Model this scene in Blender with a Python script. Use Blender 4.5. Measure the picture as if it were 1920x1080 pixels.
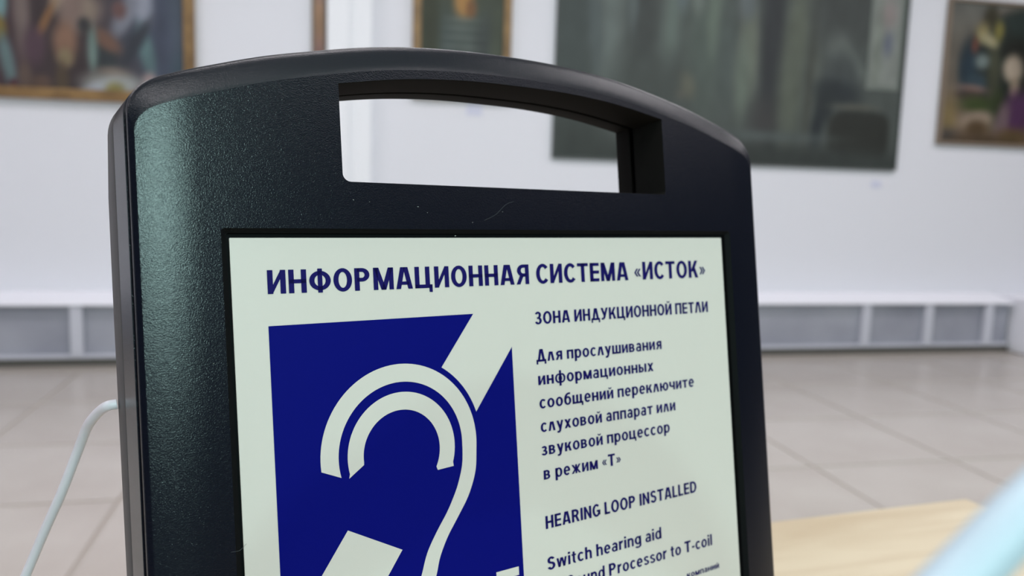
import bpy, bmesh, math, random
from mathutils import Vector, Matrix, geometry, noise
for o in list(bpy.data.objects): bpy.data.objects.remove(o)
sc = bpy.context.scene
C = sc.collection
R = math.radians

# ------------------------------------------------------------ camera
CAM = Vector((0, 0, 1.01635))
cam_d = bpy.data.cameras.new('camera'); cam = bpy.data.objects.new('camera', cam_d); C.objects.link(cam)
cam.matrix_world = Matrix(((0.97741, -0.00263, -0.21131, CAM.x), (-0.2092, 0.12964, -0.96924, CAM.y),
                           (0.02994, 0.99156, 0.12616, CAM.z), (0, 0, 0, 1)))
cam_d.sensor_width = 36; cam_d.lens = 36 * 1550 / 1920
cam_d.clip_start = 0.005
cam_d.dof.use_dof = True; cam_d.dof.focus_distance = 0.262; cam_d.dof.aperture_fstop = 11.0
sc.camera = cam

# ------------------------------------------------------------ world, exposure, lights
w = bpy.data.worlds.new('world'); sc.world = w; w.use_nodes = True
w.node_tree.nodes['Background'].inputs[0].default_value = (0.75, 0.85, 1, 1)
w.node_tree.nodes['Background'].inputs[1].default_value = 0.3
sc.view_settings.view_transform = 'Standard'; sc.view_settings.look = 'None'
sc.view_settings.exposure = 0.0; sc.view_settings.gamma = 1; sc.view_settings.use_curve_mapping = False
sc.cycles.max_bounces = 8; sc.cycles.diffuse_bounces = 5

def area(name, loc, rot, sx, sy, power, col):
    l = bpy.data.lights.new(name, 'AREA'); l.shape = 'RECTANGLE'; l.size = sx; l.size_y = sy
    l.energy = power; l.color = col
    o = bpy.data.objects.new(name, l); o.location = loc; o.rotation_euler = rot; C.objects.link(o)
    return o
PANELS = [(x, y) for y in (-1.6, 0.6, 2.8) for x in (-2.0, 0.4, 2.8, 5.2)]
for x, y in PANELS:
    area('ceiling_light', (x, y, 3.36), (0, 0, 0), 1.15, 0.56, 18.8, (1.0, 0.94, 0.985))
# unseen window light behind the camera, added for the teal sheen on the sign
area('unseen_window_light', (1.18, -3.13, 2.24), (R(90), 0, 0), 0.28, 0.80, 92, (0.64, 1.0, 0.95))

# ------------------------------------------------------------ material helpers
def mat(name, col, rough=0.6, spec=0.5, metal=0.0, emis=None):
    m = bpy.data.materials.new(name); m.use_nodes = True
    b = m.node_tree.nodes['Principled BSDF']
    b.inputs['Base Color'].default_value = (*col, 1); b.inputs['Roughness'].default_value = rough
    b.inputs['Specular IOR Level'].default_value = spec; b.inputs['Metallic'].default_value = metal
    if emis:
        b.inputs['Emission Color'].default_value = (*emis[0], 1); b.inputs['Emission Strength'].default_value = emis[1]
    return m
def mottle(m, scale, c1, c2, detail=4, stretch=(1, 1, 1), lo=.35, hi=.65):
    nt = m.node_tree; b = nt.nodes['Principled BSDF']
    tc = nt.nodes.new('ShaderNodeTexCoord'); mp = nt.nodes.new('ShaderNodeMapping'); mp.inputs['Scale'].default_value = stretch
    n = nt.nodes.new('ShaderNodeTexNoise'); n.inputs['Scale'].default_value = scale; n.inputs['Detail'].default_value = detail
    r = nt.nodes.new('ShaderNodeValToRGB'); r.color_ramp.elements[0].position = lo; r.color_ramp.elements[1].position = hi
    r.color_ramp.elements[0].color = (*c1, 1); r.color_ramp.elements[1].color = (*c2, 1)
    nt.links.new(tc.outputs['Object'], mp.inputs[0]); nt.links.new(mp.outputs[0], n.inputs['Vector'])
    nt.links.new(n.outputs['Fac'], r.inputs[0]); nt.links.new(r.outputs[0], b.inputs['Base Color'])
    return m
def grain(m, scale, strength, dist=0.0003, detail=2):
    nt = m.node_tree; b = nt.nodes['Principled BSDF']
    tc = nt.nodes.new('ShaderNodeTexCoord')
    n = nt.nodes.new('ShaderNodeTexNoise'); n.inputs['Scale'].default_value = scale; n.inputs['Detail'].default_value = detail
    bp = nt.nodes.new('ShaderNodeBump'); bp.inputs['Strength'].default_value = strength; bp.inputs['Distance'].default_value = dist
    nt.links.new(tc.outputs['Object'], n.inputs['Vector'])
    nt.links.new(n.outputs['Fac'], bp.inputs['Height']); nt.links.new(bp.outputs[0], b.inputs['Normal'])
    return m

M = {}
M['wall'] = grain(mat('wall_paint', (0.74, 0.735, 0.79), 0.75), 60, .15, .002)
M['drape'] = mat('dark_grey_wall_paint', (0.05, 0.05, 0.06), 0.85)
M['pilaster'] = grain(mat('pilaster_paint', (0.84, 0.84, 0.88), 0.7), 60, .15, .002)
M['ceiling'] = mat('ceiling_paint', (0.82, 0.82, 0.82), 0.9)
M['tile'] = mottle(mat('floor_tile', (0.5, 0.47, 0.44), 0.24), 2.2, (0.44, 0.395, 0.36), (0.50, 0.46, 0.425))
M['grout'] = mat('grout', (0.385, 0.345, 0.31), 0.85)
M['white'] = mat('white_lacquer', (0.88, 0.87, 0.93), 0.4)
M['shaded_white'] = mat('shaded_white_lacquer', (0.56, 0.56, 0.63), 0.4)  # casing white, greyed to carry the shade on its uprights and lower bar
M['panel'] = mottle(mat('grey_panel', (0.42, 0.43, 0.49), 0.35), 1.6, (0.27, 0.275, 0.33), (0.38, 0.385, 0.44))
M['dark'] = mat('dark_gap', (0.10, 0.095, 0.085), 0.8)
M['gold'] = mottle(mat('gilt_frame', (0.30, 0.19, 0.07), 0.45), 9, (0.15, 0.08, 0.025), (0.27, 0.155, 0.055))
M['greyframe'] = mat('dark_slim_frame', (0.055, 0.065, 0.06), 0.5)
M['brownframe'] = mat('brown_slim_frame', (0.20, 0.15, 0.11), 0.5)
M['card'] = mat('caption_card', (0.62, 0.625, 0.76), 0.6)
M['led'] = mat('led_diffuser', (0.9, 0.9, 0.9), 0.5, emis=((1, 0.97, 0.98), 2.2))
M['pane'] = mat('unseen_glowing_pane', (0.7, 0.8, 0.8), 0.4, emis=((0.70, 1.0, 0.97), 1.5))  # glow of the added window that lights the sign face
M['metal'] = mat('grey_metal', (0.5, 0.5, 0.5), 0.35, metal=0.9)

def wood_mat():
    m = mat('light_wood', (0.65, 0.5, 0.32), 0.42)
    nt = m.node_tree; b = nt.nodes['Principled BSDF']
    tc = nt.nodes.new('ShaderNodeTexCoord'); mp = nt.nodes.new('ShaderNodeMapping'); mp.inputs['Scale'].default_value = (3, 22, 22)
    n = nt.nodes.new('ShaderNodeTexNoise'); n.inputs['Scale'].default_value = 1.6; n.inputs['Detail'].default_value = 6; n.inputs['Distortion'].default_value = .6
    r = nt.nodes.new('ShaderNodeValToRGB')
    r.color_ramp.elements[0].position = .32; r.color_ramp.elements[0].color = (0.43, 0.335, 0.225, 1)
    r.color_ramp.elements[1].position = .66; r.color_ramp.elements[1].color = (0.53, 0.445, 0.32, 1)
    nt.links.new(tc.outputs['Object'], mp.inputs[0]); nt.links.new(mp.outputs[0], n.inputs['Vector'])
    nt.links.new(n.outputs['Fac'], r.inputs[0]); nt.links.new(r.outputs[0], b.inputs['Base Color'])
    return m
M['wood'] = wood_mat()
M['plastic'] = grain(mat('black_textured_plastic', (0.0028, 0.0036, 0.0080), 0.22, 0.28), 3000, .60, .00010)
M['hole_shade'] = mat('shaded_black_plastic', (0.009, 0.0086, 0.0078), 0.7, 0.05)  # same black plastic, darkened to stand for shade inside the handle hole
M['sideplastic'] = grain(mat('black_matt_plastic', (0.046, 0.043, 0.044), 0.5, 0.4), 1100, .3, .0002)
M['black'] = mat('black_gasket', (0.003, 0.0035, 0.004), 0.6, 0.06)
M['sign'] = grain(mat('sign_film', (0.560, 0.528, 0.490), 0.34, 0.5), 1800, .12, .0001)
M['blue'] = grain(mat('blue_print', (0.0010, 0.0026, 0.130), 0.5, 0.05), 1800, .08, .0001)
M['ink'] = mat('navy_print', (0.006, 0.004, 0.085), 0.5, 0.08)
M['signwhite'] = M['sign']
M['cable'] = mat('white_cable', (0.62, 0.585, 0.64), 0.35)
M['cyan'] = mat('pale_cyan_plastic', (0.42, 0.54, 0.62), 0.45)
M['dust'] = mat('dust', (0.6, 0.65, 0.6), 0.8)

# ------------------------------------------------------------ object helpers
def tag(o, label=None, cat=None, group=None, kind=None):
    if label: o['label'] = label
    if cat: o['category'] = cat
    if group: o['group'] = group
    if kind: o['kind'] = kind
    return o
def empty(name, loc=(0, 0, 0), mtx=None):
    o = bpy.data.objects.new(name, None); o.empty_display_size = .05; C.objects.link(o)
    if mtx is not None: o.matrix_world = mtx
    else: o.location = loc
    return o
def link(name, me, m, parent=None, smooth=False):
    if isinstance(me, bmesh.types.BMesh):
        bm = me; bmesh.ops.recalc_face_normals(bm, faces=bm.faces) if not getattr(bm, 'norecalc', False) else None
        me = bpy.data.meshes.new(name); bm.to_mesh(me); bm.free()
    if m is not None and len(me.materials) == 0: me.materials.append(m)
    if smooth:
        for p in me.polygons: p.use_smooth = True
    o = bpy.data.objects.new(name, me); C.objects.link(o); o.parent = parent
    return o
def bx(bm, x0, x1, y0, y1, z0, z1, bev=0.0):
    b2 = bmesh.new()
    v = [b2.verts.new((x, y, z)) for z in (z0, z1) for y in (y0, y1) for x in (x0, x1)]
    for f in ((0, 2, 3, 1), (4, 5, 7, 6), (0, 1, 5, 4), (2, 6, 7, 3), (0, 4, 6, 2), (1, 3, 7, 5)):
        b2.faces.new([v[i] for i in f])
    if bev: bmesh.ops.bevel(b2, geom=b2.edges[:] , offset=bev, segments=2, affect='EDGES', profile=.5)
    t = bpy.data.meshes.new('t'); b2.to_mesh(t); b2.free(); bm.from_mesh(t); bpy.data.meshes.remove(t)
    return bm
def box(name, m, x0, x1, y0, y1, z0, z1, parent=None, bev=0.0):
    return link(name, bx(bmesh.new(), x0, x1, y0, y1, z0, z1, bev), m, parent)
def structure(o): o['kind'] = 'structure'; return o
def tube(name, pts, r, m, parent=None, seg=12, sub=8):
    # Catmull-Rom through pts, swept circle
    P = [Vector(p) for p in pts]; P = [2*P[0]-P[1]] + P + [2*P[-1]-P[-2]]
    path = []
    for i in range(1, len(P)-2):
        for k in range(sub):
            t = k/sub; a, b, c, d = P[i-1:i+3]
            path.append(.5*((2*b)+(c-a)*t+(2*a-5*b+4*c-d)*t*t+(3*b-a-3*c+d)*t**3))
    path.append(P[-2])
    bm = bmesh.new(); rings = []; up = Vector((0, 0, 1)); nrm = None
    for i, p in enumerate(path):
        t = (path[min(i+1, len(path)-1)]-path[max(i-1, 0)]).normalized()
        if nrm is None:
            nrm = t.cross(Vector((.3, .2, .9))).normalized()
        nrm = (nrm - t*nrm.dot(t)).normalized(); bn = t.cross(nrm)
        rings.append([bm.verts.new(p+(nrm*math.cos(a)+bn*math.sin(a))*r) for a in [2*math.pi*k/seg for k in range(seg)]])
    for a, b in zip(rings, rings[1:]):
        for k in range(seg): bm.faces.new((a[k], a[(k+1) % seg], b[(k+1) % seg], b[k]))
    bm.faces.new(rings[0]); bm.faces.new(rings[-1][::-1])
    return link(name, bm, m, parent, True)

# ------------------------------------------------------------ room
X0, X1, Y0, WY, FY, ZC = -3.6, 6.6, -3.2, 4.793, 4.593, 3.4
floor = structure(box('floor', M['grout'], X0, X1, Y0, WY+.1, -.12, -.004))
structure(box('ceiling', M['ceiling'], X0-.1, X1+.1, Y0-.1, WY+.1, ZC, ZC+.1))
structure(box('wall_back', M['wall'], X0-.1, X1+.1, WY, WY+.12, -.12, ZC))
structure(box('wall_left', M['wall'], X0-.12, X0, Y0-.1, WY+.1, -.12, ZC))
structure(box('wall_right', M['drape'], X1, X1+.12, Y0-.1, WY+.1, -.12, ZC))
wf = bmesh.new()   # wall behind the camera with an opening for the added window
WX0, WX1, WZ0, WZ1 = 0.96, 1.40, 1.78, 2.70
bx(wf, X0-.1, WX0, Y0-.12, Y0, -.12, ZC); bx(wf, WX1, X1+.1, Y0-.12, Y0, -.12, ZC)
bx(wf, WX0, WX1, Y0-.12, Y0, -.12, WZ0); bx(wf, WX0, WX1, Y0-.12, Y0, WZ1, ZC)
structure(link('wall_front', wf, M['drape']))
win = structure(empty('unseen_window_1', ((WX0+WX1)/2, Y0-.06, WZ0)))  # unseen window, put here to go with the sheen light
fb = bmesh.new()
for a in ((-.22, -.18, -.03, .03, 0, .92), (.18, .22, -.03, .03, 0, .92), (-.18, .18, -.03, .03, 0, .04), (-.18, .18, -.03, .03, .88, .92)): bx(fb, *a)
link('window_frame', fb, M['white'], win); box('window_pane', M['pane'], -.18, .18, -.012, -.002, .04, .88, win)
# pilaster in two steps on the far wall
pl = bmesh.new(); bx(pl, -.036, .083, WY-.10, WY, 0, ZC, .004); bx(pl, .083, .203, WY-.075, WY, 0, ZC, .004)
structure(link('wall_pilaster', pl, M['pilaster']))

# floor tiles 0.6 m, each its own object sharing a few meshes
TS = 0.6; TG = 0.014
tm = []
rnd = random.Random(4)
for k in range(3):
    b_ = bmesh.new(); bx(b_, TG/2, TS-TG/2, TG/2, TS-TG/2, -.012, 0.0, .0015)
    me = bpy.data.meshes.new('tile'); b_.to_mesh(me); b_.free(); me.materials.append(M['tile']); tm.append(me)
gx0, gy0 = 1.75-0.6*8, 2.665-0.6*8
for i in range(0, 15):
    for j in range(0, 12):
        x, y = gx0+TS*i, gy0+TS*j
        if x+TS > X1 or y+TS > WY+.1 or y < Y0: continue
        t = bpy.data.objects.new('tile', tm[rnd.randrange(3)]); C.objects.link(t); t.parent = floor
        t.location = (x, y, rnd.uniform(-.0004, .0004))

# ceiling light fittings
for i, (x, y) in enumerate(PANELS):
    e = empty('ceiling_light_panel', (x, y, ZC))
    row = ['nearest the window wall', 'over the table row', 'nearest the picture wall'][i // 4]
    col = ['first from the left', 'second from the left', 'second from the right', 'first from the right'][i % 4]
    tag(e, 'long white ceiling light, %s in the row %s' % (col, row), 'ceiling light', 'long lights on the ceiling')
    f = bmesh.new()
    for a in ((-.61, -.585, -.31, .31), (.585, .61, -.31, .31), (-.585, .585, -.31, -.285), (-.585, .585, .285, .31)): bx(f, *a, -.03, 0)
    link('frame', f, M['white'], e); box('diffuser', M['led'], -.585, .585, -.285, .285, -.022, 0, e)

# ------------------------------------------------------------ low casing along the foot of the far wall
cs = empty('wall_casing', (1.2, FY, 0))
tag(cs, 'low white casing with grey panels along the foot of the gallery wall', 'casing')
CX0, CX1 = -3.55, 4.40
def lx(x): return x-1.2
tbm = bx(bmesh.new(), lx(CX0), lx(CX1), -.015, .198, .322, .372)
for v in tbm.verts:
    if v.co.z > .36 and v.co.y < 0: v.co.z = .330
link('top_board', tbm, M['white'], cs)
box('bottom_rail', M['shaded_white'], lx(CX0), lx(CX1), 0, .03, .042, .060, cs, .003)
box('plinth', M['dark'], lx(CX0), lx(CX1), .012, .19, 0, .042, cs)
posts = [-3.12, -2.21, -1.30, -.385, .535, 1.455, 2.385, 3.312, 3.768, 4.221]
for x in posts: box('post', M['shaded_white'], lx(x)-.030, lx(x)+.030, -.004, .03, .058, .325, cs, .003)
ed = [CX0]+posts+[CX1]
for a, b in zip(ed, ed[1:]):
    box('panel', M['panel'], lx(a)+.002, lx(b)-.002, .034, .05, .058, .325, cs)
eb = empty('casing_end_block', (4.58, 4.34, 0))
tag(eb, 'low white block standing at the right end of the wall casing', 'block')
box('block_body', M['white'], -.155, .25, -.02, .44, 0, .34, eb, .006); box('block_cap', M['white'], -.165, .26, -.03, .45, .34, .365, eb, .004)

# ------------------------------------------------------------ pictures
def vcol_mat(name, rough=.5):
    m = mat(name, (.5, .5, .5), rough, .3); nt = m.node_tree
    a = nt.nodes.new('ShaderNodeVertexColor'); a.layer_name = 'paint'
    nt.links.new(a.outputs['Color'], nt.nodes['Principled BSDF'].inputs['Base Color']); return m
M['paint'] = vcol_mat('oil_paint')
def lin(c): return tuple((x/255/12.92 if x/255 <= .04045 else ((x/255+.055)/1.055)**2.4) for x in c)
def canvas(name, parent, w_, h_, base, strokes, nx, ny, jitter=.12, seed=1, yb=-.012, lift=.85, sat=.85):
    """flat painted canvas facing -Y, from x 0..w, z 0..h ; strokes: (cx, cz, rx, rz, angle, colour, softness)"""
    me = bpy.data.meshes.new(name); vs = []; cols = []
    for j in range(ny+1):
        for i in range(nx+1):
            x, z = w_*i/nx, h_*j/ny; vs.append((x, yb, z))
            c = Vector(base(x/w_, z/h_) if callable(base) else base)
            for (cx_, cz_, rx_, rz_, an, col, so) in strokes:
                dx, dz = x-cx_, z-cz_; ca, sa = math.cos(an), math.sin(an)
                q1, q2 = (dx*ca+dz*sa)/rx_, (-dx*sa+dz*ca)/rz_
                q = math.hypot(q1, q2) if so > 0 else (q1**4+q2**4)**.25; so = abs(so)
                a = max(0, min(1, (1+so-q)/(2*so))) if so else float(q < 1)
                a = a*a*(3-2*a)
                if a > 0: c = c.lerp(Vector(col), a)
            nz = noise.noise(Vector((x*14+seed, z*9, seed*3.1)))
            c = c*(1+jitter*nz); gm = (c.x+c.y+c.z)/3; c = Vector((gm, gm, gm)).lerp(c, sat); cols.append(lin([max(0, min(255, q)) for q in c]))
    fs = [(j*(nx+1)+i, j*(nx+1)+i+1, (j+1)*(nx+1)+i+1, (j+1)*(nx+1)+i) for j in range(ny) for i in range(nx)]
    me.from_pydata(vs, [], fs); ca_ = me.color_attributes.new('paint', 'FLOAT_COLOR', 'POINT')
    for k, c in enumerate(cols): ca_.data[k].color = (c[0]*lift, c[1]*lift, c[2]*lift, 1)
    me.materials.append(M['paint'])
    o = bpy.data.objects.new(name, me); C.objects.link(o); o.parent = parent; return o
def picture(name, label, x0, x1, z0, z1, fw, fm, base, strokes, nx, ny, depth=.035, **kw):
    e = empty(name, (x0, WY, z0)); tag(e, label, 'painting')
    W_, H_ = x1-x0, z1-z0
    f = bmesh.new()
    for a in ((0, fw, 0, H_), (W_-fw, W_, 0, H_), (fw, W_-fw, 0, fw), (fw, W_-fw, H_-fw, H_)): bx(f, a[0], a[1], -depth, -.001, a[2], a[3], .003)
    link('frame', f, fm, e)
    box('backing', M['dark'], fw*.5, W_-fw*.5, -depth*.5, -.001, fw*.5, H_-fw*.5, e)
    c = canvas('canvas', e, W_-2*fw, H_-2*fw, base, strokes, nx, ny, yb=-depth*.62, **kw); c.location = (fw, 0, fw)
    return e
# the canvases' strokes are given in metres from the canvas' lower left corner
# 1. crowded figures, left
W1 = 1.99-.11
S = []
KX = KZ = 1.0
def s(x, z, rx, rz, an, c, so=.5): S.append((W1-(W1-x)*KX if KX < 1 else x, z*KZ, rx*KX, rz*KZ, R(an), c, so))
KX, KZ = .62, .78
# x measured back from the canvas' right edge
r = lambda d: W1-d
s(r(1.35), .55, .35, .8, 0, (70, 52, 58)); s(r(.95), .35, .25, .5, 0, (62, 50, 52)); s(r(.10), .6, .22, .9, 0, (72, 82, 98))
s(r(.38), .62, .16, .5, 0, (62, 66, 80)); s(r(.05), .12, .20, .14, 0, (62, 78, 92)); s(r(.2), .35, .10, .4, 0, (66, 72, 92), .6)
s(r(.33), .60, .085, .17, 8, (140, 144, 160)); s(r(.46), .50, .07, .16, -25, (128, 130, 144)); s(r(.40), .72, .09, .09, 0, (150, 152, 166))
s(r(.505), .53, .055, .06, 0, (112, 78, 76)); s(r(.30), .28, .06, .17, 12, (88, 116, 120)); s(r(.28), .07, .055, .06, 0, (156, 134, 134)); s(r(.33), .015, .09, .03, 0, (104, 56, 66))
s(r(.38), .32, .05, .18, -30, (52, 56, 66)); s(r(.62), .22, .10, .12, 0, (48, 54, 58))
s(r(.62), .33, .14, .05, -38, (112, 80, 66)); s(r(.72), .27, .035, .17, 0, (108, 130, 124)); s(r(.80), .50, .16, .10, 40, (140, 122, 108)); s(r(.88), .55, .09, .18, 0, (126, 104, 96))
s(r(.93), .30, .09, .13, 0, (134, 98, 78)); s(r(.93), .20, .06, .06, 0, (138, 120, 88)); s(r(.78), .42, .05, .05, 0, (52, 52, 54))
s(r(.98), .60, .05, .12, -12, (150, 130, 112)); s(r(1.08), .42, .03, .15, -25, (138, 96, 60)); s(r(1.25), .5, .06, .3, 0, (112, 96, 92)); s(r(1.16), .27, .08, .12, 0, (86, 62, 74))
s(r(1.40), .56, .045, .14, 0, (112, 150, 152)); s(r(1.44), .36, .07, .08, 0, (138, 110, 34)); s(r(1.37), .17, .05, .18, 10, (96, 118, 120)); s(r(1.24), .07, .05, .09, 0, (92, 74, 66))
s(r(1.33), .02, .03, .03, 0, (84, 40, 48)); s(r(1.12), .03, .08, .05, 0, (92, 70, 60)); s(r(.96), .05, .05, .12, 0, (86, 70, 54))
s(r(.62), .075, .20, .07, 8, (112, 108, 104)); s(r(.56), .12, .12, .03, -8, (122, 108, 98)); s(r(.56), .03, .22, .07, 6, (156, 160, 158)); s(r(.72), 0, .12, .04, 20, (158, 162, 172))
s(r(.555), .00, .075, .055, 0, (140, 128, 70)); s(r(.60), 1.0, .4, .2, 0, (90, 90, 104)); s(r(1.5), 1.0, .3, .2, 0, (90, 76, 70))
picture('framed_painting', 'gilt-framed painting of crowded purple and blue robed figures, far left', -2.71, -.72, 1.375, 2.75, .055, M['gold'],
        (74, 64, 70), S, 124, 80, depth=.05, seed=2)
KX = KZ = 1.0
# 2. narrow sliver beside the pilaster
S = []
s(.03, .08, .05, .12, 0, (150, 110, 100)); s(.03, .25, .05, .12, 0, (170, 128, 96)); s(.04, .55, .04, .2, 0, (140, 110, 118))
picture('framed_picture', 'narrow tall picture in a brown frame just left of the pilaster', -.118, -.042, 1.62, 2.5, .014, M['brownframe'], (150, 118, 112), S, 6, 50, depth=.03)
# 3. seated man in striped jersey between pilaster and green canvas
S = []
s(.24, .22, .13, .22, 0, (74, 84, 80)); s(.15, .2, .06, .24, 10, (66, 76, 74)); s(.33, .2, .05, .24, -10, (60, 66, 64)); s(.24, .50, .055, .09, 0, (168, 120, 62)); s(.28, .46, .03, .05, 0, (120, 80, 46))
for k in range(7): s(.235, .10+k*.05, .10, .008, 0, (100, 108, 102), .8)
s(.32, .06, .10, .03, 0, (92, 84, 42)); s(.12, .05, .06, .1, 0, (58, 62, 50)); s(.05, .4, .05, .4, 0, (56, 58, 40), .8)
picture('framed_painting', 'gilt-framed painting of a man in striped jersey on dark green, behind the handle', .430, .990, 1.475, 2.30, .045, M['gold'],
        (70, 76, 62), S, 40, 56, depth=.04, seed=5)
# 4. large grey-green canvas
W4 = 2.29; S = []
def g(px, pz, rx, rz, an, c, so=.55): S.append((px, pz, rx, rz, R(an), c, so))
g(.10, .7, .12, .7, 0, (70, 80, 78)); g(.32, .85, .07, .45, -3, (104, 116, 112), .8); g(.22, .8, .04, .3, 5, (86, 98, 98), .8); g(.52, .85, .08, .45, 0, (68, 74, 72), .7); g(.45, .95, .03, .2, 0, (94, 106, 106))
g(.70, .82, .06, .26, -4, (102, 118, 110), .8); g(.76, 1.0, .04, .12, 0, (98, 114, 118)); g(.92, .75, .12, .4, 0, (86, 100, 92), .8); g(.97, .86, .05, .2, 0, (102, 118, 104), .8); g(.86, .98, .04, .12, 0, (108, 120, 112)); g(1.06, .65, .06, .3, 0, (84, 96, 92), .8)
g(.81, .45, .045, .07, 20, (122, 118, 94), .8); g(.77, .40, .03, .03, 0, (116, 108, 92), .8); g(.6, .45, .2, .15, 0, (74, 82, 78), .9)
g(1.21, .70, .055, .26, 3, (112, 120, 104), .8); g(1.17, .52, .05, .22, 0, (106, 120, 106), .8); g(1.18, .96, .06, .10, 0, (100, 110, 112)); g(1.36, .75, .075, .75, 1, (56, 60, 63), .5); g(1.34, .25, .10, .14, 0, (68, 68, 68), .8)
g(1.53, .82, .07, .26, -3, (100, 108, 92), .8); g(1.50, .45, .08, .32, 0, (94, 102, 88), .8); g(1.63, .5, .025, .45, -2, (74, 78, 70), .8); g(1.68, .45, .03, .22, 0, (94, 102, 92), .8); g(1.85, 1.0, .22, .25, 0, (70, 76, 74), .6)
g(1.82, .72, .07, .10, 0, (98, 106, 102), .8); g(1.94, .64, .13, .035, -52, (112, 122, 114), .8); g(1.84, .53, .13, .17, -20, (72, 80, 80), .6); g(1.83, .46, .15, .07, -8, (48, 56, 60), .6); g(1.75, .38, .07, .12, 10, (50, 58, 60), .6); g(1.70, .24, .04, .14, -5, (46, 54, 58), .6); g(1.80, .24, .02, .12, -10, (86, 94, 90), .8)
g(2.0, .20, .22, .15, 0, (50, 53, 48), -.12); g(1.95, .375, .16, .014, 0, (98, 98, 86), .8); g(1.2, .0, 1.4, .12, 0, (58, 65, 62), .5); g(1.35, .17, .4, .03, 0, (84, 94, 92), .9)
g(.1, .1, .2, .14, 0, (60, 67, 63))
c4 = picture('large_painting', 'large grey-green painting of misty trees with a hunched figure, right of centre', 1.257, 3.560, 1.168, 2.95, .014, M['greyframe'],
        (80, 88, 84), S, 150, 90, depth=.03, seed=9, sat=.72, jitter=.07)
# pale inset panel at the picture's upper right
cv = [o for o in c4.children if o.name.startswith('canvas')][0]
ins = bmesh.new(); bx(ins, 2.022, 2.255, -.022, -.018, .49, 1.6); io = link('painted_panel_border', ins, mat('pale_panel_border', (.155, .175, .158), .5), c4); io.location = (.014, 0, .014)
S = [(.11, .26, .035, .07, 0, (100, 106, 122), .8), (.10, .44, .06, .08, 0, (146, 134, 132), .8), (.04, .2, .03, .3, 0, (124, 132, 122), .8)]
ic = canvas('painted_panel', c4, .185, 1.04, (136, 142, 136), S, 8, 40, yb=-.0225); ic.location = (2.058, 0, .53)
# 5. right: woman in violet by an oval mirror
S = []
def h(px, pz, rx, rz, an, c, so=.4): S.append((px, pz, rx, rz, R(an), c, so))
h(.52, .50, .42, .37, 0, (120, 106, 92), .08); h(.52, .50, .40, .34, 0, (42, 50, 48), .12); h(.60, .55, .22, .30, 0, (32, 40, 34), .4); h(.62, .78, .2, .08, 0, (38, 52, 48), .5)
h(.16, .48, .07, .16, 0, (38, 56, 68), .6); h(.24, .38, .09, .06, 0, (52, 70, 80), .6); h(.36, .45, .05, .30, 4, (70, 72, 54), .7); h(.30, .80, .05, .07, 0, (58, 54, 36), .6)
h(.25, .70, .05, .06, 0, (150, 136, 88), .7); h(.30, .655, .07, .035, -20, (172, 162, 122), .7); h(.37, .72, .035, .06, 0, (130, 120, 56), .7); h(.20, .62, .022, .05, 0, (118, 66, 52), .7); h(.265, .52, .05, .045, 0, (118, 132, 130), .7)
h(.21, .345, .11, .022, -4, (124, 98, 90), .6); h(.20, .30, .12, .03, 0, (72, 58, 52), .7); h(.26, .245, .13, .05, 0, (60, 74, 34), .7); h(.42, .25, .05, .10, 0, (50, 62, 32), .7)
h(.05, .16, .06, .12, 0, (132, 112, 72), .8); h(.26, .145, .12, .055, 8, (146, 126, 108), .5); h(.27, .09, .08, .05, 0, (86, 66, 42), .6); h(.05, .03, .08, .05, 0, (80, 74, 72), .8); h(.36, .0, .3, .06, 0, (82, 64, 46), .7)
h(.55, .60, .14, .07, 0, (30, 32, 26), .5); h(.64, .48, .05, .16, 0, (54, 40, 32), .5); h(.505, .485, .075, .088, 8, (172, 154, 134), .45); h(.53, .36, .035, .07, 0, (152, 132, 110), .6); h(.58, .20, .12, .14, 10, (78, 42, 80), .5); h(.46, .16, .05, .10, -15, (112, 90, 96), .7); h(.56, .05, .12, .05, 0, (92, 72, 44), .7)
picture('framed_painting', 'dark painting of a woman in violet by an oval mirror, far right', 3.845, 4.72, 1.352, 2.275, .02, M['brownframe'],
        lambda a, b: (122-20*b, 100+2*b, 80+16*b), S, 70, 74, depth=.035, seed=13)
# caption cards
tag(box('caption_card', M['card'], .745, .835, WY-.004, WY-.0005, 1.395, 1.455), 'small pale blue caption card under the striped-jersey painting', 'card', 'picture captions')
tag(box('caption_card', M['card'], 3.405, 3.475, WY-.004, WY-.0005, 1.055, 1.10), 'small pale blue caption card under the large grey-green painting', 'card', 'picture captions')

# ------------------------------------------------------------ table
tb = empty('wooden_table', (.256, .226, 0)); tb.rotation_euler = (0, 0, R(6.3)); tag(tb, 'small square table with light wood top under the black sign', 'table')
box('table_top', M['wood'], -.336, .336, -.345, .345, .722, .75, tb, .003)
ap = bmesh.new()
for a in ((-.29, .29, -.30, -.28), (-.29, .29, .28, .30), (-.29, -.27, -.28, .28), (.27, .29, -.28, .28)): bx(ap, *a, .66, .722)
link('apron', ap, M['wood'], tb)
for sx in (-1, 1):
    for sy in (-1, 1):
        l = bmesh.new(); cxx, cyy = sx*.288, sy*.297
        bx(l, cxx-.021, cxx+.021, cyy-.021, cyy+.021, .0, .722, .003)
        for v in l.verts:
            if v.co.z < .1: v.co.x = cxx+(v.co.x-cxx)*.65; v.co.y = cyy+(v.co.y-cyy)*.65
        link('leg', l, M['wood'], tb)

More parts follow.
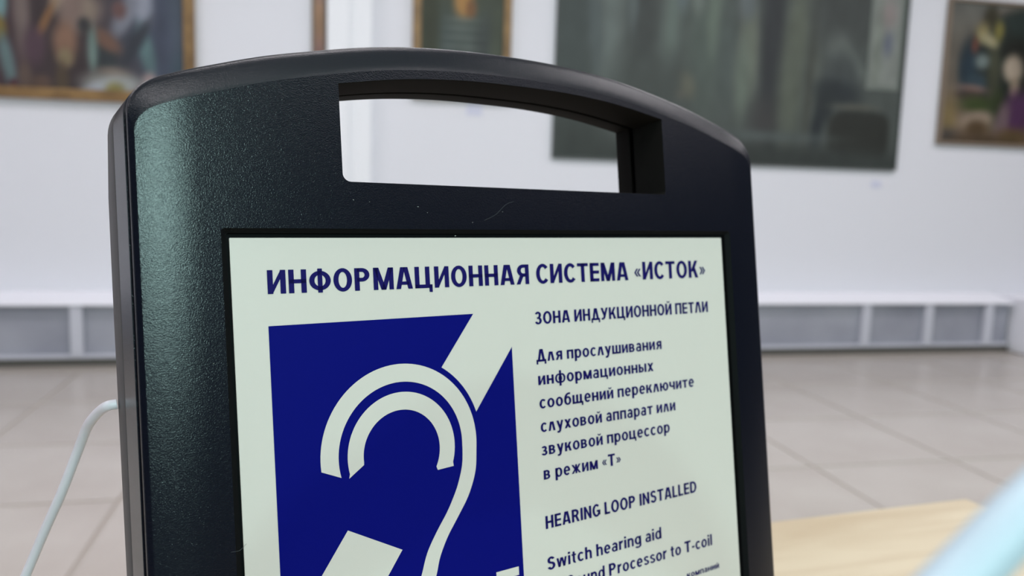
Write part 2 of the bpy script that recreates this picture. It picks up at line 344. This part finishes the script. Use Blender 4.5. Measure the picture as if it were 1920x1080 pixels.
# ------------------------------------------------------------ the sign unit
# local frame: x = across the sign (origin at its middle), y = away from the reader, z = up along the sign
ROOT = Vector((0.08004, 0.25419, 0.75)); VB = .25; UC = .1043
AX = [Vector((0.92573, 0.37798, -0.0124)), Vector((-0.37477, 0.91248, -0.16408)), Vector((-0.0507, 0.15655, 0.98637))]
base = ROOT+AX[0]*(UC-.105)
MT = Matrix(((AX[0].x, AX[1].x, AX[2].x, base.x), (AX[0].y, AX[1].y, AX[2].y, base.y), (AX[0].z, AX[1].z, AX[2].z, base.z), (0, 0, 0, 1)))
unit = empty('hearing_loop_sign', mtx=MT)
tag(unit, 'black carry-handled hearing loop sign unit standing on the wooden table', 'sign')
def L(u, v, n): return Vector((u-UC, n, VB-v))
def drop(bm):   # flatten everything below the table top onto it
    for v in bm.verts:
        wz = (MT @ v.co).z
        if wz < .7503: v.co.z += (.7503-wz)/AX[2].z
NF = -.0012
ARCH = [(0, -.0670), (.0226, -.0665), (.0435, -.0649), (.059, -.0627), (.0736, -.0598), (.0907, -.0560), (.1066, -.0514), (.117, -.0481), (.125, -.0452), (.14, -.040)]
OPEN = [(0, -.0553), (.023, -.0549), (.046, -.0530), (.0707, -.0490), (.09, -.045)]
def interp(tab, x):
    x = abs(x)
    for k in range(len(tab)-1):
        if x <= tab[k+1][0]:
            # smooth: catmull-rom on the table
            p0 = tab[k-1] if k else (-tab[1][0], tab[1][1]); p1, p2 = tab[k], tab[k+1]; p3 = tab[k+2] if k+2 < len(tab) else (2*p2[0]-p1[0], 2*p2[1]-p1[1])
            t = (x-p1[0])/(p2[0]-p1[0]); m1 = (p2[1]-p0[1])/(p2[0]-p0[0])*(p2[0]-p1[0]); m2 = (p3[1]-p1[1])/(p3[0]-p1[0])*(p2[0]-p1[0])
            return (2*t**3-3*t*t+1)*p1[1]+(t**3-2*t*t+t)*m1+(-2*t**3+3*t*t)*p2[1]+(t**3-t*t)*m2
    return tab[-1][1]
HW = .1304
def outline(ws=0.0, wt=0.0, rc=.0085, wb=0.0):
    """closed loop of (u, v); same count for every inset"""
    hw = HW-ws; pts = []
    vb = VB+.02-wb
    ve = interp(ARCH, hw)+wt                      # height where arch meets the side
    side = [(-hw, vb+(ve+rc-vb)*k/16) for k in range(16)]
    a = (-hw, ve+rc); ue = hw-rc*1.1; b = (-ue, interp(ARCH, ue)+wt); c = (-hw, ve+.0006)
    corner = [((1-t)**2*a[0]+2*t*(1-t)*c[0]+t*t*b[0], (1-t)**2*a[1]+2*t*(1-t)*c[1]+t*t*b[1]) for t in [k/10 for k in range(10)]]
    arch = [(u, interp(ARCH, u)+wt) for u in [-ue+ue*k/24 for k in range(24)]]
    left = side+corner+arch
    pts = left+[(0, interp(ARCH, 0)+wt)]+[(-u, v) for u, v in reversed(left)]
    # tags: 0 on the sides, 1 on the top
    tags = [0]*16+[k/10 for k in range(10)]+[1]*24; tags = tags+[1]+tags[::-1]
    return [(u+UC, v) for u, v in pts], tags
def loft(bm, loops):
    rings = [[bm.verts.new(p) for p in lp] for lp in loops]; n = len(rings[0])
    for a, b in zip(rings, rings[1:]):
        for k in range(n): bm.faces.new((a[k], a[(k+1) % n], b[(k+1) % n], b[k]))
    return rings
def sag(u):
    d = HW-abs(u-UC); return 5.2*(.0185-d)**2 if d < .0185 else 0.0
def mixn(tags, s_, t_): return [s_+(t_-s_)*q for q in tags]
def ring(ws, wt, ns, nt_, rc=.0085, front=False):
    pts, tags = outline(ws, wt, rc)
    return [L(u, v, ns+(nt_-ns)*q+(sag(u) if front else 0)) for (u, v), q in zip(pts, tags)]
def opening(e=0.0, r=.0028, et=None):
    et = e if et is None else et
    """handle hole loop, e = growth"""
    u0, u1, vb = .0359-e, .1775+e, -.0177+e; c = (u0+u1)/2; hw = (u1-u0)/2; pts = []
    for k in range(9): a = math.pi/2*k/8; pts.append((u0+r-r*math.sin(a), vb-r+r*math.cos(a)))     # lower left, rounded
    N_ = 40
    tp = [(c-hw+2*hw*k/N_, interp(OPEN, (-hw+2*hw*k/N_)*.0708/hw)-et) for k in range(N_+1)]
    pts += tp
    for k in range(9): a = math.pi/2*k/8; q = r*.5; pts.append((u1-q+q*math.cos(a), vb-q+q*math.sin(a)))
    return pts
def rect(u0, u1, v0, v1, r, n=5):
    pts = []
    for cx_, cy_, a0 in ((u0+r, v0+r, 180), (u1-r, v0+r, 270), (u1-r, v1-r, 0), (u0+r, v1-r, 90)):
        for k in range(n): a = R(a0+90*k/(n-1)); pts.append((cx_+r*math.cos(a), cy_+r*math.sin(a)))
    return pts
def inside(p, poly):
    c = False; j = len(poly)-1
    for i in range(len(poly)):
        if (poly[i][1] > p[1]) != (poly[j][1] > p[1]) and p[0] < (poly[j][0]-poly[i][0])*(p[1]-poly[i][1])/(poly[j][1]-poly[i][1])+poly[i][0]: c = not c
        j = i
    return c
def plate(bm, outer, holes, n, curved=False):
    co = [Vector(p) for p in outer]; ed_ = [(i, (i+1) % len(outer)) for i in range(len(outer))]
    for h_ in holes:
        b0 = len(co); co += [Vector(p) for p in h_]; ed_ += [(b0+i, b0+(i+1) % len(h_)) for i in range(len(h_))]
    if curved:
        for i in range(1, 12):
            for sg in (-1, 1):
                for j in range(76):
                    q = (UC+sg*(HW-.0012-.0016*i), -.040+.004*j)
                    if inside(q, outer) and not any(inside(q, h_) for h_ in holes): co.append(Vector(q))
    vs, _, fs, *_x = geometry.delaunay_2d_cdt(co, ed_, [], 1, 1e-7)
    bv = [bm.verts.new(L(v.x, v.y, n+(sag(v.x) if curved else 0))) for v in vs]
    for f in fs:
        c = (sum(vs[i].x for i in f)/len(f), sum(vs[i].y for i in f)/len(f))
        if inside(c, outer) and not any(inside(c, h_) for h_ in holes):
            bm.faces.new([bv[i] for i in f])
def finish(name, bm, m, smooth_angle=35):
    drop(bm)
    o = link(name, bm, m, unit)
    me = o.data
    for p in me.polygons: p.use_smooth = True
    me.set_sharp_from_angle(angle=R(smooth_angle))
    return o
SR = (-.0026, .2152, -.0028, .1935)     # step round the sign film
# front shell
bm = bmesh.new()
NBs, NBt, WBs, WBt = .0009, .0044, .0016, .0088
loops = [ring(0, 0, .0228, .0228), ring(0, 0, .0056, .0088), ring(.0014, 0, .0052, .0081), ring(.0014, 0, .0026, .0070), ring(.0002, 0, .0022, .0060)]
PROF = [(0, 1), (.012, .80), (.05, .64), (.12, .53), (.25, .42), (.40, .315), (.55, .22), (.70, .13), (.83, .06), (.93, .018), (1, 0)]
for pw, pn in PROF:
    loops.append(ring(.0002+WBs*pw, WBt*pw, NF+NBs*pn, NF+NBt*pn, .0085-.0028*pw, True))
loft(bm, loops)
bm2 = bmesh.new()
inner, _ = outline(.0002+WBs, WBt, .0057)
op = opening(); rc_ = rect(*SR, .0012)
plate(bm2, inner, [op, rc_], NF, True)
t_ = bpy.data.meshes.new('t'); bmesh.ops.recalc_face_normals(bm2, faces=bm2.faces); bm2.to_mesh(t_); bm2.free(); bm.from_mesh(t_)
# handle hole wall of the front half and a shallow lip
fs_bm = bm; bm = bmesh.new()
lo = [[L(u, v, NF) for u, v in op], [L(u, v, NF+.0006) for u, v in opening(-.0002)], [L(u, v, .0158) for u, v in opening(-.0004)], [L(u, v, .0160) for u, v in opening(.0012)]]
loft(bm, lo)
finish('handle_hole_wall', bm, M['hole_shade'])
finish('front_shell', fs_bm, M['plastic'])
# side skirt of front half is the same moulding; back shell
bm = bmesh.new()
def kback(v):
    if v > .015: return 1-.60*min(1, (v-.015)/.235)
    q = max(0, min(1, (-.020-v)/.032)); q = q*q*(3-2*q); return 1-.66*q
def bring(ws, wt, n, rc=.0085):
    pts, tags = outline(ws, wt, rc)
    return [L(u, v, .0240+(n-.0240)*kback(v)) for (u, v) in pts]
loft(bm, [bring(.0012, .0012, .0240), bring(.0002, .0002, .0244), bring(0, 0, .0250), bring(0, 0, .0370), bring(.0008, .0012, .0396), bring(.0030, .0040, .0414), bring(.0060, .0075, .0420, .003)])
inner, _ = outline(.0060, .0075, .003)
# back plate follows the same taper
bm2 = bmesh.new(); plate(bm2, inner, [opening(.0142, et=.0026)], 0)
for v in bm2.verts: vv = VB-v.co.z; v.co.y = .0240+(.0420-.0240)*kback(vv)
t2 = bpy.data.meshes.new('t2'); bm2.to_mesh(t2); bm2.free(); bm.from_mesh(t2)
bl = [[L(u, v, .0184) for u, v in opening(.0012)], [L(u, v, .0186) for u, v in opening(-.0002)], [L(u, v, .0268) for u, v in opening(-.0002)], [L(u, v, .0280) for u, v in opening(.0006, et=.0002)], [L(u, v, .0240+.0180*kback(v)) for u, v in opening(.0142, et=.0026)]]
finish('back_shell', bm, M['sideplastic'])
bm = bmesh.new(); loft(bm, bl); finish('handle_hole_wall', bm, M['hole_shade'])
# dark seam strip between the halves (set back)
bm = bmesh.new(); loft(bm, [ring(.0013, .0013, .0215, .0215), ring(.0013, .0013, .0262, .0262)])
loft(bm, [[L(u, v, .0155) for u, v in opening(.0012)], [L(u, v, .0195) for u, v in opening(.0012)]])
finish('seam_gasket', bm, M['black'])
# chamfered black surround
bm = bmesh.new()
loft(bm, [[L(u, v, NF) for u, v in rect(*SR, .0012)], [L(u, v, NF+.0004) for u, v in rect(SR[0]+.0003, SR[1]-.0006, SR[2]+.0003, SR[3]-.0005, .0010)],
          [L(u, v, -.0002) for u, v in rect(-.0009, .2128, -.0014, .1915, .0008)], [L(u, v, 0.0008) for u, v in rect(-.0007, .2124, -.0012, .1912, .0008)], [L(u, v, 0.0008) for u, v in rect(.002, .208, .002, .188, .0008)]])
finish('sign_surround', bm, M['black'])
# sign film
film = link('sign_panel', bmesh.new(), M['sign'], unit); bm = bmesh.new()
loft(bm, [[L(u, v, .0004) for u, v in rect(0, .2107, 0, .1900, .0003)], [L(u, v, 0) for u, v in rect(0, .2107, 0, .1900, .0003)]])
plate(bm, rect(0, .2107, 0, .1900, .0003), [], 0); bmesh.ops.recalc_face_normals(bm, faces=bm.faces); bm.to_mesh(film.data); bm.free()
tag(film, 'pale mint sign film')
def flat(name, m, polys, n):
    bm = bmesh.new()
    for po in polys:
        tri = geometry.tessellate_polygon([[Vector((u, v, 0)) for u, v in po]])
        vs = [bm.verts.new(L(u, v, n)) for u, v in po]
        for t in tri:
            try: bm.faces.new([vs[i] for i in t])
            except ValueError: pass
    return link(name, bm, m, film)
def arcp(c, r_, a0, a1, n): return [(c[0]+r_*math.cos(R(a0+(a1-a0)*k/n)), c[1]-r_*math.sin(R(a0+(a1-a0)*k/n))) for k in range(n+1)]
def ang(c, p): return math.degrees(math.atan2(-(p[1]-c[1]), p[0]-c[0]))
CC = (.0526, .0696)
ua, ub = (.0685, .0440), (.0814, .0604)
blue = [(.0103, .0265), (.0822, .0265)]+arcp(CC, .0302, ang(CC, ua), ang(CC, ub), 16)+[(.0977, .0391), (.0977, .146), (.0103, .146)]
flat('symbol_ground', M['blue'], [blue], -.00006)
def spline(pts, sub=5):
    P = [pts[0]]+pts+[pts[-1]]; out = []
    for i in range(1, len(P)-2):
        for k in range(sub):
            t = k/sub; a, b, c, d = P[i-1:i+3]
            out.append(tuple(.5*(2*b[q]+(c[q]-a[q])*t+(2*a[q]-5*b[q]+4*c[q]-d[q])*t*t+(3*b[q]-a[q]-3*c[q]+d[q])*t**3) for q in (0, 1)))
    return out+[pts[-1]]
oe0, oe1 = (.0243, .0724), (.0303, .0753)
outer_r = arcp(CC, .0282, ang(CC, oe0), -6, 60) if ang(CC, oe0) > 0 else arcp(CC, .0282, ang(CC, oe0)+360, -6, 60)
tail_o = spline([outer_r[-1], (.0800, .0795), (.0783, .0848), (.0757, .0898), (.0713, .0958), (.0674, .1011), (.0643, .1070), (.0626, .1125), (.0600, .1190), (.0545, .1225), (.0490, .1205)])
tail_i = spline([(.0751, .0715), (.0746, .0777), (.0727, .0837), (.0706, .0880), (.0678, .0926), (.0634, .0985), (.0596, .1045), (.0571, .1112), (.0550, .1158), (.0520, .1165), (.0508, .1150)])
ci = (.0527, .0697)
a_s = ang(ci, oe1); a_s = a_s+360 if a_s < 0 else a_s
inner_r = arcp(ci, .0224, a_s, ang(ci, (.0751, .0715)), 50)
def wide_tri_strip(A, B, name):
    # quads between two polylines resampled to the same count
    def rs(P, n):
        d = [0]
        for a, b in zip(P, P[1:]): d.append(d[-1]+math.hypot(b[0]-a[0], b[1]-a[1]))
        out = []; j = 0
        for k in range(n+1):
            q = d[-1]*k/n
            while j < len(d)-2 and d[j+1] < q: j += 1
            t = (q-d[j])/max(1e-9, d[j+1]-d[j]); out.append((P[j][0]+(P[j+1][0]-P[j][0])*t, P[j][1]+(P[j+1][1]-P[j][1])*t))
        return out
    return rs(A, 120), rs(B, 120)
polys = []
for A, B in ((outer_r, inner_r), (tail_o, tail_i)):
    A2, B2 = wide_tri_strip(A, B, '')
    polys += [[A2[k], A2[k+1], B2[k+1], B2[k]] for k in range(120)]
C2 = (.0527, .0700)
i0, i1 = (.0335, .0758), (.0713, .0776)
io_ = arcp(C2, .0194, 360+ang(C2, i0), ang(C2, i1), 60); ii_ = arcp((.0525, .0702), .0138, 360+ang((.0525, .0702), (.0387, .0723)), ang((.0525, .0702), (.0651, .0781)), 60)
io_[0] = i0; io_[-1] = i1; ii_[0] = (.0387, .0723); ii_[-1] = (.0651, .0780)
polys += [[io_[k], io_[k+1], ii_[k+1], ii_[k]] for k in range(60)]
flat('symbol_ear', M['signwhite'], polys, -.00012)
flat('symbol_bar', M['signwhite'], [[(.0322, .0917), (.0506, .1016), (.0170, .146), (.0103, .146), (.0103, .1206)]], -.00012)
flat('symbol_letter', M['signwhite'], [[(.0861, .1170), (.0956, .1170), (.0956, .1200), (.0925, .1200), (.0925, .1275), (.0892, .1275), (.0892, .1200), (.0861, .1200)]], -.00012)
# lettering: a bold grotesque drawn from bars, slanted bars and elliptical arcs (cap height = 1)
def glyph(ch):
    """-> (list of polygons, advance width)"""
    lowc = 'абвеёжзийклмнопрстуфхцчшщыюя'
    P = []
    low = ch in lowc and ch not in 'рфбуаес' or False
    def rc(x0, y0, x1, y1): P.append([(x0, y0), (x1, y0), (x1, y1), (x0, y1)])
    def dg(xb, yb, xt, yt, w_): P.append([(xb-w_/2, yb), (xb+w_/2, yb), (xt+w_/2, yt), (xt-w_/2, yt)])
    def el(cx_, cy_, rx, ry, wx, wy, a0=0, a1=360):
        n = max(6, int(abs(a1-a0)/9)); q = []
        for k in range(n):
            a, b = R(a0+(a1-a0)*k/n), R(a0+(a1-a0)*(k+1)/n)
            P.append([(cx_+rx*math.cos(a), cy_+ry*math.sin(a)), (cx_+rx*math.cos(b), cy_+ry*math.sin(b)),
                      (cx_+(rx-wx)*math.cos(b), cy_+(ry-wy)*math.sin(b)), (cx_+(rx-wx)*math.cos(a), cy_+(ry-wy)*math.sin(a))])
    up = ch.upper() if (ch in lowc) else ch
    H, k, s_, t_ = (.73, .84, .198, .150) if ch in lowc else (1.0, 1.0, .222, .168)
    if ch.isascii() and ch.islower(): H, k, s_, t_ = .73, .84, .198, .150
    A = {'А': 'A', 'Е': 'E', 'О': 'O', 'Р': 'P', 'С': 'C', 'Т': 'T', 'Н': 'H', 'М': 'M', 'К': 'K', 'Х': 'X'}
    if ch == ' ': return P, .20
    if ch == '-': rc(.02, .26, .30, .42); return P, .32
    if ch in '«»':
        for x in (.0, .19):
            if ch == '«': P.extend([[(x, .40), (x+.16, .62), (x+.28, .62), (x+.12, .40)], [(x, .40), (x+.12, .40), (x+.28, .18), (x+.16, .18)]])
            else: P.extend([[(x+.28, .40), (x+.12, .62), (x, .62), (x+.16, .40)], [(x+.28, .40), (x+.16, .40), (x, .18), (x+.12, .18)]])
        return P, .48
    if ch in 'eе': el(.31, .365, .31, .378, s_, t_*.95, 0, 316); rc(.10, .305, .58, .425); return P, .62
    if ch in 'aа':
        rc(.375, 0, .56, .50); el(.30, .49, .262, .255, s_, t_, -3, 158); el(.26, .215, .26, .228, .17, .125, 20, 340); rc(.26, .31, .45, .43); return P, .58
    if ch in 'oо': el(.325, .365, .325, .378, s_, t_*.95); return P, .65
    if ch in 'cс': el(.315, .365, .315, .378, s_, t_*.95, 42, 318); return P, .58
    if ch in 'рp': rc(0, -.25, s_, .73); el(.33, .365, .315, .378, s_, t_*.9); return P, .645
    if ch == 'd': rc(.46, 0, .645, 1.0); el(.315, .365, .315, .378, s_, t_*.9); return P, .645
    if ch == 'g': rc(.46, -.1, .645, .73); el(.315, .39, .315, .35, s_, t_*.9); el(.315, -.04, .33, .225, s_, t_*.9, 205, 360); return P, .645
    if ch == 'ф': rc(.37, -.25, .555, 1.0); el(.31, .365, .31, .378, .17, .13); el(.615, .365, .31, .378, .17, .13); return P, .925
    if ch == 'б': el(.325, .345, .325, .357, s_, t_*.95); el(.47, .45, .47, .55, s_, t_, 95, 190); rc(.42, .84, .58, .99); return P, .65
    if ch in 'hn':
        rc(0, 0, s_, 1.0 if ch == 'h' else .73); el(.33, .46, .27, .28, s_, t_, 0, 150); rc(.415, 0, .60, .47); return P, .60
    if ch == 'u': rc(.415, 0, .60, .73); el(.27, .27, .27, .28, s_, t_, 180, 335); rc(0, .26, s_, .73); return P, .60
    if ch == 'r': rc(0, 0, s_, .73); el(.36, .46, .28, .28, s_, .17, 78, 165); return P, .41
    if ch == 'i': rc(0, 0, s_, .73); rc(0, .84, s_, 1.0); return P, s_
    if ch == 'l': rc(0, 0, s_, 1.0); return P, s_
    if ch == 't': rc(.10, .12, .285, .92); rc(0, .60, .40, .73); el(.31, .19, .21, .20, s_, t_, 180, 285); return P, .41
    if ch == 'w':
        for a, b in ((.24, .09), (.24, .42), (.66, .48), (.66, .81)): dg(a, 0, b, .73, .17)
        return P, .90
    if ch in 's': 
        el(.28, .54, .255, .20, s_*.95, .125, 15, 270); el(.28, .20, .28, .208, s_*.95, .125, -165, 90); return P, .55
    if ch in 'S':
        el(.34, .735, .315, .28, s_, .16, 20, 270); el(.34, .295, .34, .31, s_, .16, -160, 90); return P, .68
    if ch in 'уУ':
        x = .62 if ch == 'у' else .72; y0 = -.25 if ch == 'у' else 0
        dg(.27 if ch == 'у' else .30, y0+.07, x-.09, H, s_); dg(x*.53, y0+.32 if ch == 'у' else .32, .095, H, s_); rc(.05, y0, .30, y0+.145); return P, x
    if up in 'ЗЗ' and ch in 'зЗ':
        h = H/2; el(.29*k, H*.74, .29*k, H*.272, s_, t_*.9, -75, 160); el(.30*k, H*.285, .33*k, H*.298, s_, t_*.9, -160, 78); rc(.18*k, H*.5-t_*.42, .40*k, H*.5+t_*.42); return P, .64*k
    c = A.get(up, up)
    if ch == 'т': c = 'T'
    W_ = .74*k
    if c == 'H': rc(0, 0, s_, H); rc(W_-s_, 0, W_, H); rc(0, H*.5-t_/2, W_, H*.5+t_/2); return P, W_
    if c in 'ИЙ':
        rc(0, 0, s_, H); rc(W_-s_, 0, W_, H); P.append([(s_*.9, 0), (W_-s_*.9, H*.66), (W_-s_*.9, H), (s_*.9, H*.34)])
        if c == 'Й': el(W_/2, H+.26, .17*k+.03, .19, .08, .10, 195, 345)
        return P, W_
    if c == 'N': rc(0, 0, s_, H); rc(W_-s_, 0, W_, H); P.append([(s_*.9, H), (W_-s_*.9, H*.34), (W_-s_*.9, 0), (s_*.9, H*.66)]); return P, W_
    if c == 'O': el(.41, .5, .41, .515, s_, t_); return P, .82
    if c == 'C': el(.40, .5, .40, .515, s_, t_, 40, 320); return P, .73
    if c == 'G': el(.40, .5, .40, .515, s_, t_, 45, 345); rc(.42, .38, .79, .52); rc(.60, .12, .79, .50); return P, .80
    if c == 'Ф': rc(.36, -.02, .56, 1.02); el(.46, .5, .46, .42, s_, t_); return P, .92
    if c in 'PRЯВ' or c == 'B':
        x = W_*.45; rx = (W_*.92-x)
        if c in 'PR':
            rc(0, 0, s_, H); y0 = H*.40; cy_ = (H+y0)/2; rc(s_/2, H-t_, x, H); rc(s_/2, y0, x, y0+t_); el(x, cy_, rx, (H-y0)/2, s_, t_, -90, 90)
            if c == 'R': dg(W_-s_*.5, 0, W_*.55, y0+t_*.5, s_)
        elif c == 'Я':
            rc(W_-s_, 0, W_, H); y0 = H*.38; x2 = W_-x; rc(x2, H-t_, W_-s_/2, H); rc(x2, y0, W_-s_/2, y0+t_); el(x2, (H+y0)/2, rx, (H-y0)/2, s_, t_, 90, 270); dg(s_*.5, 0, W_*.45, y0+t_*.5, s_)
        else:
            rc(0, 0, s_, H); m_ = H*.50
            rc(s_/2, H-t_*.9, x, H); rc(s_/2, 0, x, t_*.9); rc(s_/2, m_-t_*.42, x, m_+t_*.42)
            el(x, (H+m_-t_*.42)/2, rx*.92, (H-m_+t_*.42)/2, s_, t_*.85, -90, 90); el(x, (m_+t_*.42)/2, rx*1.05, (m_+t_*.42)/2, s_, t_*.85, -90, 90)
        return P, W_
    if c == 'M': w2 = .94*k; rc(0, 0, s_*.95, H); rc(w2-s_*.95, 0, w2, H); dg(w2/2, 0, s_*.62, H, s_); dg(w2/2, 0, w2-s_*.62, H, s_); return P, w2
    if c == 'A': w2 = .80; dg(s_/2, 0, w2*.42, H, s_); dg(w2-s_/2, 0, w2*.58, H, s_); rc(.17, .19, .63, .34); return P, w2
    if c == 'Л': w2 = .76*k; dg(s_/2, 0, w2*.40, H, s_*.95); dg(w2-s_/2, 0, w2*.60, H, s_); return P, w2
    if c == 'Д':
        w2 = .88; dg(.22, .1, .40, H, s_*.9); dg(.66, .1, .49, H, s_); rc(0, 0, w2, t_); rc(0, -.20, .15, t_); rc(w2-.15, -.20, w2, t_); return P, w2
    if c == 'Ц': rc(0, 0, s_, H); rc(W_-s_, 0, W_, H); rc(0, 0, W_+.12*k, t_); rc(W_-.04, -.19, W_+.12*k, t_); return P, W_+.12*k
    if c in 'ШЩ':
        w2 = 1.06*k; rc(0, 0, s_, H); rc(w2/2-s_/2, 0, w2/2+s_/2, H); rc(w2-s_, 0, w2, H); rc(0, 0, w2, t_)
        if c == 'Щ': rc(w2-.04, -.19, w2+.11, t_); rc(w2-.1, 0, w2+.11, t_); w2 += .11
        return P, w2
    if c == 'T': w2 = .70*k; rc(0, H-t_, w2, H); rc(w2/2-s_/2, 0, w2/2+s_/2, H); return P, w2
    if c == 'E': rc(0, 0, s_, H); [rc(0, y, .60, y+t_) for y in (0, .42)]; rc(0, H-t_, .60, H); return P, .61
    if c == 'L': rc(0, 0, s_, H); rc(0, 0, .56, t_); return P, .57
    if c == 'I': rc(0, 0, s_, H); return P, s_
    if c == 'D': rc(0, 0, s_, H); rc(s_/2, 0, .34, t_); rc(s_/2, H-t_, .34, H); el(.34, .5, .43, .5, s_, t_, -90, 90); return P, .77
    if c == 'П': rc(0, 0, s_, H); rc(W_-s_, 0, W_, H); rc(0, H-t_, W_, H); return P, W_
    if c == 'K': rc(0, 0, s_, H); dg(s_*1.2, H*.36, W_-s_*.55, H, s_*1.05); dg(W_-s_*.5, 0, s_*1.75, H*.62, s_*1.05); return P, W_
    if c == 'X': dg(s_*.55, 0, W_-s_*.55, H, s_*1.05); dg(W_-s_*.55, 0, s_*.55, H, s_*1.05); return P, W_
    if c == 'Ж': w2 = 1.06*k; m_ = w2/2; rc(m_-s_*.45, 0, m_+s_*.45, H); [dg(s_*.5 if sg < 0 else w2-s_*.5, yb, m_+sg*s_*.35, H*.5, s_*.95) if yb == 0 else dg(m_+sg*s_*.35, H*.45, s_*.5 if sg < 0 else w2-s_*.5, H, s_*.95) for sg in (-1, 1) for yb in (0, 1)]; return P, w2
    if c == 'Ч': rc(W_-s_, 0, W_, H); rc(0, H*.62, s_, H); el(W_*.47, H*.62, W_*.47, H*.30, s_, t_, 180, 300); rc(W_*.47, H*.32, W_-s_/2, H*.32+t_); return P, W_
    if c == 'Ы': rc(0, 0, s_, H); x = .27; rc(s_/2, 0, x, t_*.9); rc(s_/2, H*.5-.02, x, H*.5-.02+t_*.9); el(x, (H*.5-.02+t_*.9)/2, .25, (H*.5-.02+t_*.9)/2, s_, t_*.85, -90, 90); rc(.60, 0, .60+s_, H); return P, .60+s_
    if c == 'Ю': rc(0, 0, s_, H); rc(0, H*.5-t_/2, .36, H*.5+t_/2); el(.60, .365, .31, .378, s_, t_*.95); return P, .91
    raise ValueError(ch)
def text(body, u0, u1, vbase, caph, m=None, gap=.115):
    """one line of lettering fitted between u0 and u1, capitals caph high"""
    x = 0; polys = []
    for ch in body:
        g_, adv = glyph(ch); polys += [[(x+a, b) for a, b in q] for q in g_]; x += adv+gap
    x -= gap; bm = bmesh.new(); kx = (u1-u0)/x
    for q in polys:
        try: bm.faces.new([bm.verts.new(L(u0+a*kx, vbase-b*caph, -.00012)) for a, b in q])
        except ValueError: pass
    bm.normal_update()
    for f in bm.faces:
        if f.normal.y > 0: f.normal_flip()
    me = bpy.data.meshes.new('lettering'); bm.to_mesh(me); bm.free()
    print('TEXT', body[:12], 'kx/caph %.3f' % (kx/caph))
    return link('lettering', me, m or M['ink'], film)
text('ИНФОРМАЦИОННАЯ СИСТЕМА «ИСТОК»', .0106, .1996, .0169, .0072)
text('ЗОНА ИНДУКЦИОННОЙ ПЕТЛИ', .1085, .1999, .0318, .0046)
text('Для прослушивания', .1082, .1714, .0455, .0046)
text('информационных', .1085, .1662, .0540, .0046)
text('сообщений переключите', .1085, .1889, .0626, .0046)
text('слуховой аппарат или', .1085, .1773, .0712, .0046)
text('звуковой процессор', .1083, .1734, .0797, .0046)
text('в режим «Т»', .1087, .1462, .0885, .0046)
text('HEARING LOOP INSTALLED', .1084, .1869, .1064, .0047)
text('Switch hearing aid', .1082, .1655, .1213, .0046)
text('or Sound Processor to T-coil', .1085, .1944, .1300, .0046)
text('компаний', .1785, .1978, .1404, .0025)
# dust flecks on the front
bm = bmesh.new(); rd = random.Random(3)
for (u, v) in [(.0832, -.0052), (.0760, -.0006), (.0958, -.0092), (.0445, -.0115), (.0390, -.012), (.0655, -.0085), (.0620, -.0102), (-.0215, .0196), (-.0065, .036)]:
    q = [bm.verts.new(L(u+rd.uniform(-.00035, .00035), v+rd.uniform(-.00022, .00022), NF-.00005)) for _ in range(3)]
    p = bm.verts.new(L(u, v, NF-.0002))
    bm.faces.new(q)
    for i in range(3): bm.faces.new((q[i], q[(i+1) % 3], p))
tag(link('dust_fleck', bm, M['dust'], unit), kind='stuff')
# fine hair-like scratch arcs
for pts in ([(.0880, -.0060), (.0930, -.0082), (.0975, -.0118), (.1010, -.0130)], [(-.004, .0905), (-.0015, .0905), (.0005, .0890)]):
    tube('scratch', [L(u, v, NF-.00001) for u, v in pts], .00004, mat('scratch_mark', (.05, .06, .065), .6), unit, 5, 4)

# ------------------------------------------------------------ cable plugged into the left side
cb = empty('white_cable', (-.0664, .2712, .9444)); tag(cb, 'thin white cable plugged into the left side of the black sign', 'cable')
pts = [(-.0653, .26885, .9448), (-.0679, .2684, .9444), (-.0710, .2715, .9420), (-.0744, .2752, .9382), (-.0772, .2790, .9340), (-.0813, .2834, .9252), (-.0876, .2869, .9102), (-.0941, .2907, .8966), (-.1020, .2943, .8789), (-.120, .298, .837), (-.136, .300, .790), (-.141, .299, .74), (-.142, .298, .60), (-.143, .29, .30), (-.146, .28, .05), (-.18, .25, .004), (-.35, .15, .0035), (-.6, .1, .0035)]
o0 = Vector((-.0664, .2712, .9444))
tube('cord', [Vector(p)-o0 for p in pts], .00158, M['cable'], cb, 12, 8)

# ------------------------------------------------------------ blurred pale cyan tube near the lens
cy = empty('cyan_tube', (-.04, .09, .75)); tag(cy, 'thick pale cyan plastic tube crossing the lower right corner, close to the lens', 'tube')
o0 = Vector((-.0405, .09, .75))
pts = [(-.04, .09, .7502), (-.035, .085, .80), (-.010, .072, .87), (.022, .0655, .936), (.0460, .0660, .9655), (.0546, .0670, .9723), (.0629, .0689, .9776), (.0720, .0708, .9835), (.0827, .0733, .9885), (.105, .076, .998), (.15, .076, 1.0), (.21, .07, .97), (.26, .06, .90), (.28, .05, .82), (.285, .045, .7502)]
tube('tube_body', [Vector(p)-o0 for p in pts], .0031, M['cyan'], cy, 20, 10)
